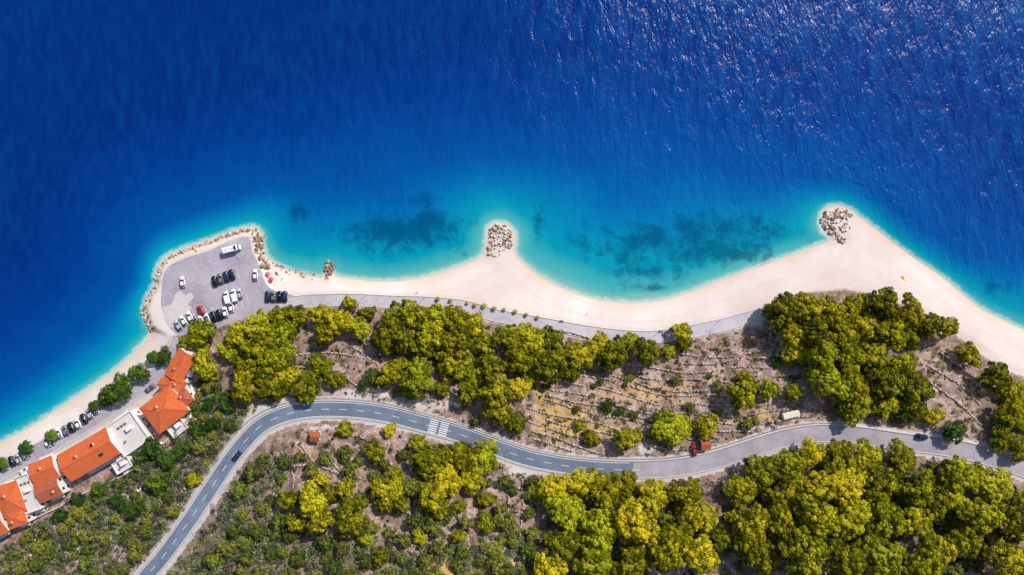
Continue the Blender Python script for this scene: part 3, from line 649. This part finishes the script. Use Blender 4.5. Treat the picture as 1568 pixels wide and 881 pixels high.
# ---------------------------------------------------------------- houses
def house(name,px,py,L,Wd,ang,hw=6.0,rise=1.7,kind='hip',tile='tile',zg=None,chim=1):
    g=float(hgt(np.array([[px,py]],float))[0]) if zg is None else zg
    x,y,_=W(px,py,g+hw+rise*.4)
    root=bpy.data.objects.new(name,None); link(root); root.location=(x,y,g); root.rotation_euler=(0,0,math.radians(ang))
    l,w=L*S/2,Wd*S/2; e=.35
    bm=bmesh.new(); box(bm,(0,0,hw/2-2),(2*l,2*w,hw+4)); 
    if kind=='flat':
        for (c,s) in [((0,w-.12,hw+.4),(2*l,.24,.8)),((0,-w+.12,hw+.4),(2*l,.24,.8)),((l-.12,0,hw+.4),(.24,2*w-.48,.8)),((-l+.12,0,hw+.4),(.24,2*w-.48,.8))]: box(bm,c,s)
    if kind=='gable':
        for sx in(-1,1):
            vs=[bm.verts.new((sx*(l-.01),-w,hw)),bm.verts.new((sx*(l-.01),w,hw)),bm.verts.new((sx*(l-.01),0,hw+rise*w/(w+e)))]; bm.faces.new(vs)
    obj('walls',bm_mesh('walls',bm,[M['wall']]),root)
    if kind=='flat':
        bm=bmesh.new(); box(bm,(0,0,hw+.02),(2*l-.5,2*w-.5,.05)); obj('roof_terrace',bm_mesh('roof_terrace',bm,[M['terr']]),root)
        bm=bmesh.new(); box(bm,(l*.3,w*.2,hw+.9),(2.2,1.8,1.7),0,bev=.05); cyl(bm,(-l*.4,-w*.3,hw+.5),.5,.5,.9,1)
        for i in range(3): box(bm,(-l*.3+i*1.6,w*.55,hw+.4),(1.1,.8,.06),2); box(bm,(-l*.3+i*1.6,w*.55,hw+.2),(.1,.1,.36),1)
        obj('stair_head',bm_mesh('stair_head',bm,[M['wall'],M['metal'],M['frame']]),root)
    else:
        L2,W2=l+e,w+e; z0=hw-.05; z1=hw+rise; r=L2-W2 if kind=='hip' else L2
        r=max(r,.4); bm=bmesh.new(); th=.18
        A=[bm.verts.new(p) for p in [(-L2,-W2,z0),(L2,-W2,z0),(L2,W2,z0),(-L2,W2,z0)]]; R=[bm.verts.new((-r,0,z1)),bm.verts.new((r,0,z1))]
        bm.faces.new((A[0],A[1],R[1],R[0])); bm.faces.new((A[2],A[3],R[0],R[1]))
        if kind=='hip': bm.faces.new((A[1],A[2],R[1])); bm.faces.new((A[3],A[0],R[0]))
        bmesh.ops.recalc_face_normals(bm,faces=bm.faces[:])
        o=obj('roof',bm_mesh('roof',bm,[M[tile]]),root); md=o.modifiers.new('t','SOLIDIFY'); md.thickness=th; md.offset=1
        bm=bmesh.new(); box(bm,(0,0,z1+.16),(2*r,.3,.16))
        if kind=='hip':
            for sx in(-1,1):
                for sy in(-1,1):
                    p0=np.array([sx*r,0,z1+.15]);p1=np.array([sx*L2,sy*W2,z0+.2]); n=8
                    for i in range(n):
                        q=p0+(p1-p0)*(i+.5)/n; box(bm,tuple(q),(np.linalg.norm(p1-p0)/n*1.02,.24,.12),0,math.atan2(p1[1]-p0[1],p1[0]-p0[0]))
        obj('ridge_tiles',bm_mesh('ridge_tiles',bm,[M['tile2']]),root)
        bm=bmesh.new()
        for i in range(chim):
            cx,cy=random.uniform(-.5,.5)*l,random.uniform(.25,.5)*w*random.choice((-1,1)); box(bm,(cx,cy,hw+rise*.8),(.7,.7,1.8)); box(bm,(cx,cy,hw+rise*.8+.98),(.9,.9,.14),1)
        if chim>1:
            cx,cy=l*.45,-w*.45; box(bm,(cx,cy,hw+rise*.62+.18),(1.9,1.1,.08),2)
        if chim: obj('chimney',bm_mesh('chimney',bm,[M['wall'],M['tile2'],M['glass']]),root)
        else: bm.free()
    bm=bmesh.new()
    for fl in range(max(1,int(hw//2.8))):
        zc=1.6+fl*2.9
        for side,(ln,wn,rt) in enumerate([(l,w,0),(l,-w,0),(w,l,1),(w,-l,1)]):
            n=max(1,int(ln*2/3.0))
            for i in range(n):
                t=-ln+(i+.5)*2*ln/n; sg=1 if wn>0 else -1
                door=(fl==0 and side==0 and i==n//2); hh=2.1 if door else 1.3; zz=1.05 if door else zc
                for (wd,h2,pr,mi) in((1.2,hh+.16,.05,1),(1.0,hh,.09,0)):
                    c=(t,wn+sg*pr/2,zz) if rt==0 else (wn+sg*pr/2,t,zz); s=(wd,pr,h2) if rt==0 else (pr,wd,h2)
                    box(bm,c,s,(2 if door and mi==0 else mi))
    obj('windows_and_door',bm_mesh('windows_and_door',bm,[M['glass'],M['conc'],M['frame']]),root)
    if chim:
        for sg in (1,-1):
            bm=bmesh.new(); box(bm,(0,sg*(w+.75),2.9),(l*1.2,1.5,.18)); 
            for i in range(9): box(bm,(-l*.58+i*l*1.16/8,sg*(w+1.45),3.45),(.06,.06,.95),1)
            box(bm,(0,sg*(w+1.45),3.95),(l*1.2,.08,.06),1); obj('balcony',bm_mesh('balcony',bm,[M['wall'],M['metal']]),root)
    return root
house('terracotta_roof_house',275,560,42,26,60,6.5,1.5,'gable',zg=3)
house('terracotta_roof_house',262,588,30,30,48,6,1.4,'hip',zg=3)
house('terracotta_roof_house',250,628,54,46,38,8,2.2,'hip',zg=3)
house('small_terracotta_house',281,611,20,20,38,6,1.2,'hip','tile2',zg=4)
house('flat_roof_house',196,664,46,52,35,5.5,0,'flat',zg=3)
house('terracotta_roof_house',134,697,82,42,30,7,1.9,'gable',zg=3,chim=3)
house('terracotta_roof_house',66,722,36,32,22,7,1.3,'gable',zg=3)
house('gable_roof_house',73,750,34,28,22,6,1.2,'gable','tile2',zg=4)  # duller tile colour puts the shade of its slope into the roof
house('terracotta_roof_house',14,766,34,46,20,7,1.5,'hip',zg=3)
house('flat_roof_house',42,756,24,56,20,6,0,'flat',zg=3)
house('terracotta_roof_house',24,794,26,24,20,6,1.2,'hip',zg=4)
house('gable_roof_house',-14,806,36,34,25,6,1.4,'gable',zg=4)
house('flat_roof_house',272,655,26,20,38,5,0,'flat',zg=4.2)
house('flat_roof_house',188,712,26,18,30,4,0,'flat',zg=4)
house('stone_hut',482,669,11,12,-5,2.6,.6,'gable','tile2',chim=0)
house('kiosk_hut',1081,681,11,13,5,2.6,.5,'gable','tile2',chim=0)
def bar(name,pts,h,w,mat,step=3):
    L=resample(np.array(pts,float),step); zz=hgt(L); k=S*(H-zz)/H; Wl=np.stack([(L[:,0]-CX)*k,-(L[:,1]-CY)*k],1)
    a,b=offs(Wl,-w/2),offs(Wl,w/2); n=len(L)
    V=np.concatenate([np.column_stack([a,zz-1]),np.column_stack([a,zz+h]),np.column_stack([b,zz+h]),np.column_stack([b,zz-1])]); F=[]
    for q in range(3):
        i=np.arange(n-1); F.append(np.stack([(q+1)*n+i,(q+1)*n+i+1,q*n+i+1,q*n+i],1))
    return obj(name,mesh_np(name,V,np.concatenate(F),[mat]))
for pts in [[(100,770),(150,745),(190,728),(215,700)],[(180,735),(200,755)],[(232,668),(250,680),(262,668)],[(292,640),(300,610),(290,580)],[(190,742),(215,752),(222,735)],[(225,660),(210,690)],[(40,800),(100,772)]]:
    bar('garden_wall',pts,1.1,.35,M['wall'])
bm=bmesh.new()
for i in range(16): box(bm,(0,i*.9,i*.17),(2.6,.95,.4))
x,y,zz=W(205,745,5); o=obj('concrete_steps',bm_mesh('steps',bm,[M['terr']]),None,(x,y,zz)); o.rotation_euler=(0,0,math.radians(150))

# ---------------------------------------------------------------- vehicles
def loft(bm,rings,mi):
    prev=None
    for r in rings:
        vs=[bm.verts.new(p) for p in r]
        if prev:
            for i in range(len(vs)-1):
                f_=bm.faces.new((prev[i],prev[i+1],vs[i+1],vs[i])); f_.material_index=mi; f_.smooth=True
        else: f_=bm.faces.new(vs); f_.material_index=mi
        prev=vs
    f_=bm.faces.new(prev[::-1]); f_.material_index=mi
def car_mesh(col,kind='car'):
    bm=bmesh.new()
    if kind=='car':
        body=[(-2.15,.78,.40,.72),(-2.06,.85,.28,.93),(-1.3,.9,.2,1.0),(0,.9,.2,.97),(.95,.9,.2,.95),(1.75,.86,.24,.82),(2.1,.76,.32,.66)]
        cab=[(-1.95,.74,.92),(-1.5,.66,1.36),(-.5,.66,1.47),(.25,.64,1.43),(1.05,.72,.93)]; wb=1.32
    else:
        body=[(-2.5,.9,.45,1.1),(-2.45,.97,.3,1.9),(-1,.98,.25,1.95),(.9,.98,.25,1.9),(1.4,.97,.25,1.25),(2.3,.9,.3,1.0),(2.5,.8,.35,.7)]
        cab=[(-2.44,.86,1.4),(-2.38,.8,2.0),(-.5,.82,2.05),(.95,.8,2.0),(1.75,.84,1.12)]; wb=1.6
    loft(bm,[[(x,-hw*.9,zb),(x,-hw,(zb+zt)/2),(x,-hw*.93,zt),(x,0,zt+.04),(x,hw*.93,zt),(x,hw,(zb+zt)/2),(x,hw*.9,zb)] for x,hw,zb,zt in body],0)
    zb=.9 if kind=='car' else 1.1
    loft(bm,[[(x,-hw*1.12,zb-.02),(x,-hw,zt),(x,0,zt+.02),(x,hw,zt),(x,hw*1.12,zb-.02)] for x,hw,zt in cab],1)
    top=cab[1:4]; rr=[[bm.verts.new((x+(.12 if i==0 else -.12 if i==2 else 0),y,zt+.04+(.02 if y==0 else 0))) for y in(-hw*.95,0,hw*.95)] for i,(x,hw,zt) in enumerate(top)]
    for i in range(2):
        for j in range(2): bm.faces.new((rr[i][j],rr[i+1][j],rr[i+1][j+1],rr[i][j+1])).material_index=0
    for sx in(-wb,wb):
        for sy in(-.82,.82): cyl(bm,(sx,sy,.32),.32,.32,.22,2,14,'Y')
    for sy in(-.6,.6):
        box(bm,(body[-1][0]-.06,sy,.62),(.12,.32,.14),3); box(bm,(body[0][0]+.02,sy,.78),(.1,.3,.14),4)
        box(bm,(.75,sy*1.62,.98),(.16,.2,.12),0)
    bmesh.ops.recalc_face_normals(bm,faces=bm.faces[:])
    return bm_mesh('car_'+col,bm,[M['car_'+col],M['glass'],M['tyre'],M['chrome'],M['car_red']])
cm={c:car_mesh(c) for c in carcols}; vm={c:car_mesh(c,'van') for c in ('white','silver')}
def vehicle(name,me,px,py,ang,sc=1.06,dz=.04):
    x,y,zz=G(px,py); o=obj(name,me,None,(x,y,max(zz,2.5)+dz+.03)); o.rotation_euler=(0,0,math.radians(ang)); o.scale=(sc,)*3; return o
for px,py,c,a in [(281,432,'white',100),(392,421,'white',95),(330,431,'black',105),(339,427,'grey',105),(347.5,424,'blue',105),(356,421,'black',105),
 (282,491,'white',125),(292,485,'white',115),(301,492,'grey',112),(309,476,'red',120),(318,488,'white',112),(328,485,'black',112),(337,482,'black',110),
 (274,498,'silver',125),(309,491,'white',112),
 (411,454,'blue',92),(420,454,'grey',92),(429,454,'black',90),(437,454,'blue',90),(355,470,'white',100),(368,450,'silver',105),(346,478,'white',105)]:
    vehicle('parked_car',cm[c],px,py,a)
for px,py,c,a in [(349,456,'white',105),(360,453,'white',105)]: vehicle('parked_van',vm[c],px,py,a)
for i,(px,py) in enumerate([(148,626),(139,633),(130,641),(121,648),(111,654),(102,659),(92,663),(40,695),(30,702),(20,706),(74,676),(-4,716),(160,617)]):
    vehicle('parked_car',cm[['white','silver','black','white','black','grey','white'][i%7]],px,py,random.choice((110,115,120)))
vehicle('parked_car',cm['white'],40,720,30); vehicle('parked_car',cm['grey'],232,594,35)
vehicle('moving_car',cm['blue'],364,697,52,1.06,.08).location.z=12.07
vehicle('parked_car',cm['blue'],1410,668,-10).location.z=12.3
vehicle('parked_car',cm['red'],1062,689,95)
def camper():
    bm=bmesh.new(); box(bm,(-.5,0,1.75),(5.6,2.2,2.3),0,bev=.15); box(bm,(1.9,0,2.45),(1.5,2.1,.9),0,bev=.2); box(bm,(2.75,0,1.0),(1.5,1.95,1.0),0,bev=.15)
    box(bm,(2.45,0,1.75),(.9,1.8,.6),1,bev=.08)
    for c,s in [((-1.8,0,2.95),(.7,.5,.14)),((-.3,.3,2.95),(.5,.5,.12)),((.9,0,2.95),(.9,.6,.12))]: box(bm,c,s,3,bev=.03)
    for sy in(-1.11,1.11):
        for sx in(-2,-.4): box(bm,(sx,sy,1.95),(.9,.04,.5),1)
    for sx in(-2,2.5):
        for sy in(-.95,.95): cyl(bm,(sx,sy,.36),.36,.36,.25,2,14,'Y')
    return bm_mesh('camper',bm,[M['car_white'],M['glass'],M['tyre'],M['car_silver']])
vehicle('motorhome',camper(),357,382,14,1.05)
def caravan():
    bm=bmesh.new(); box(bm,(0,0,1.5),(6.8,2.5,2.1),0,bev=.3); box(bm,(4.0,0,.5),(1.4,.12,.12),2)
    for sy in(-1.26,1.26):
        for sx in(-2,0,2): box(bm,(sx,sy,1.7),(1.1,.04,.6),1)
    for sy in(-1.1,1.1): cyl(bm,(0,sy,.35),.35,.35,.25,2,14,'Y')
    box(bm,(0,0,2.62),(.7,.7,.14),0,bev=.03); box(bm,(1.8,0,2.6),(.5,.5,.12),0,bev=.03)
    return bm_mesh('caravan',bm,[simple('cream_panel',(222,216,196),.5),M['glass'],M['tyre']])
vehicle('caravan',caravan(),1208,634,14,1.0)

# ---------------------------------------------------------------- beach things and people
def person(px,py,ang,pose,suit,hair=(40,26,18)):
    m=NT('swimmer_skin'); sep=m.n('ShaderNodeSeparateXYZ'); m.l(m.pos(),sep.inputs[0])
    r=m.ramp(m.math('DIVIDE',sep.outputs[2],1.8),[(0,K((206,150,118))),(.44,K(suit)),(.57,K((206,150,118))),(.945,K(hair))],'CONSTANT'); m.fin(r,.6,.3)
    J={'pel':(0,0,.93,.13,.10),'wai':(0,0,1.1,.115,.085),'che':(0,0,1.32,.15,.10),'nek':(0,0,1.5,.05,.05),'hd':(0,.01,1.62,.085,.10),'top':(0,.0,1.72,.075,.09)}
    E=[('pel','wai'),('wai','che'),('che','nek'),('nek','hd'),('hd','top')]
    for s,n in((-1,'l'),(1,'r')):
        st=.12 if s>0 else -.08
        J.update({n+'h':(s*.1,0,.88,.085,.085),n+'k':(s*.12,st*.6+.02,.5,.055,.055),n+'a':(s*.12,st,.09,.035,.035),n+'f':(s*.13,st+.17,.04,.03,.022),
          n+'s':(s*.19,0,1.42,.05,.05),n+'e':(s*.27,-st*.5,1.14,.037,.037),n+'w':(s*.29,.08-st,.9,.025,.025),n+'hn':(s*.29,.11-st,.82,.028,.015)})
        E+=[('pel',n+'h'),(n+'h',n+'k'),(n+'k',n+'a'),(n+'a',n+'f'),('che',n+'s'),(n+'s',n+'e'),(n+'e',n+'w'),(n+'w',n+'hn')]
        for q in range(4):
            nm=n+'g%d'%q; J[nm]=(s*.29,.085-st+q*.02,.74-(.01 if q in(0,3) else -.0),.008,.008); E.append((n+'hn',nm))
        J[n+'t']=(s*.26,.14-st,.8,.009,.009); E.append((n+'hn',n+'t'))
    keys=list(J); me=bpy.data.meshes.new('body'); me.from_pydata([J[k][:3] for k in keys],[(keys.index(a),keys.index(b)) for a,b in E],[])
    o=bpy.data.objects.new('beachgoer',me); link(o); md=o.modifiers.new('s','SKIN'); 
    for i,k in enumerate(keys): me.skin_vertices[0].data[i].radius=J[k][3:5]
    me.skin_vertices[0].data[0].use_root=True
    o.modifiers.new('d','SUBSURF').levels=1; me.materials.append(m.m)
    x,y,zz=G(px,py); a=math.radians(ang)
    if pose=='lie': o.rotation_euler=(-math.pi/2,0,a); o.location=(x,y,zz+.15)
    else: o.rotation_euler=(0,0,a); o.location=(x,y,zz+.01)
    return o
def towel(px,py,ang,c):
    x,y,zz=G(px,py); bm=bmesh.new(); bmesh.ops.create_grid(bm,x_segments=6,y_segments=10,size=1)
    for v in bm.verts: v.co=Vector((v.co.x*.5,v.co.y*1.0,.02*math.sin(v.co.x*5+v.co.y*4)))
    o=obj('beach_towel',bm_mesh('towel',bm,[simple('towel_cloth',c,.95,.05)]),None,(x,y,zz+.06)); o.rotation_euler=(0,0,math.radians(ang))
def umbrella(px,py,c):
    bm=bmesh.new(); cyl(bm,(0,0,1.1),.03,.03,2.3,1,8)
    n=16; ap=bm.verts.new((0,0,2.4)); rings=[]
    for rr,zz in((.5,2.28),(1.0,2.05),(1.3,1.85)): rings.append([bm.verts.new((rr*(1 if i%2==0 else .94)*math.cos(6.283*i/n),rr*(1 if i%2==0 else .94)*math.sin(6.283*i/n),zz-(0 if i%2==0 else .03))) for i in range(n)])
    for i in range(n):
        j=(i+1)%n; mi=0 if (i//2)%2==0 else 2
        bm.faces.new((ap,rings[0][i],rings[0][j])).material_index=mi
        for q in range(2): bm.faces.new((rings[q][i],rings[q+1][i],rings[q+1][j],rings[q][j])).material_index=mi
    x,y,zz=G(px,py); o=obj('beach_umbrella',bm_mesh('umbrella',bm,[simple('umbrella_cloth',c,.8),M['metal'],simple('umbrella_cloth_2',tuple(min(255,v+25) for v in c),.8)]),None,(x,y,zz)); o.scale=(.8,.8,.9)
umbrella(412,420,(216,90,110)); umbrella(417,428,(206,70,80))
for px,py,a,p,s in [(424,421,20,'lie',(30,40,120)),(433,426,80,'stand',(180,30,40)),(1384,428,30,'lie',(200,90,120)),(640,447,10,'stand',(30,30,30)),(900,480,45,'stand',(40,40,60))]:
    if p=='lie': towel(px,py,a,random.choice([(60,90,160),(200,80,90),(230,200,120)]))
    person(px,py,a,p,s)
def bench(px,py,ang):
    bm=bmesh.new()
    for i in range(4): box(bm,(0,-.2+i*.13,.45),(1.6,.1,.04))
    for i in range(3): box(bm,(0,.27,.6+i*.13),(1.6,.03,.1))
    for sx in(-.65,.65): box(bm,(sx,0,.22),(.06,.45,.43),1)
    x,y,zz=G(px,py); o=obj('park_bench',bm_mesh('bench',bm,[M['frame'],M['metal']]),None,(x,y,zz+.06)); o.rotation_euler=(0,0,math.radians(ang))
for px,py,a in [(1012,508,0),(1022,508,0),(1018,514,90),(700,474,-12),(860,492,-10)]: bench(px,py,a)
def lamp(px,py):
    bm=bmesh.new(); cyl(bm,(0,0,2.6),.09,.05,5.2); cyl(bm,(0,0,.15),.16,.13,.3); box(bm,(.5,0,5.2),(1.1,.06,.06)); box(bm,(1.0,0,5.16),(.5,.18,.08),1,bev=.02)
    x,y,zz=G(px,py); o=obj('street_lamp',bm_mesh('lamp',bm,[M['metal'],M['chrome']]),None,(x,y,zz)); o.rotation_euler=(0,0,random.uniform(0,6))
for px,py in [(560,452),(650,456),(740,474),(830,492),(920,506),(1010,506),(1100,492),(480,612),(620,620),(760,666),(350,740),(300,815)]: lamp(px,py)

# ---------------------------------------------------------------- light, sky, camera
AZ,EL=math.radians(48),math.radians(42)
sunv=Vector((math.cos(AZ)*math.cos(EL),math.sin(AZ)*math.cos(EL),math.sin(EL)))
sd_=bpy.data.lights.new('sun','SUN'); sd_.energy=4.35; sd_.angle=math.radians(.8); sd_.color=(1,.95,.87)
so=bpy.data.objects.new('sun',sd_); link(so); so.rotation_euler=(-sunv).to_track_quat('-Z','Y').to_euler(); so.location=(0,0,400)
w=bpy.data.worlds.new('World'); scene.world=w; w.use_nodes=True; nt=w.node_tree
sky=nt.nodes.new('ShaderNodeTexSky'); sky.sky_type='NISHITA'; sky.sun_disc=False; sky.sun_elevation=EL; sky.sun_rotation=math.atan2(sunv.x,sunv.y)
bg=nt.nodes['Background']; nt.links.new(sky.outputs[0],bg.inputs[0]); bg.inputs[1].default_value=.125
cam=bpy.data.cameras.new('camera'); cam.angle=HF; cam.clip_end=60000; cam.clip_start=1
co=bpy.data.objects.new('camera',cam); link(co); co.location=(0,0,H); scene.camera=co
scene.view_settings.view_transform='Standard'
try: scene.view_settings.look='None'
except Exception: pass
scene.view_settings.exposure=0
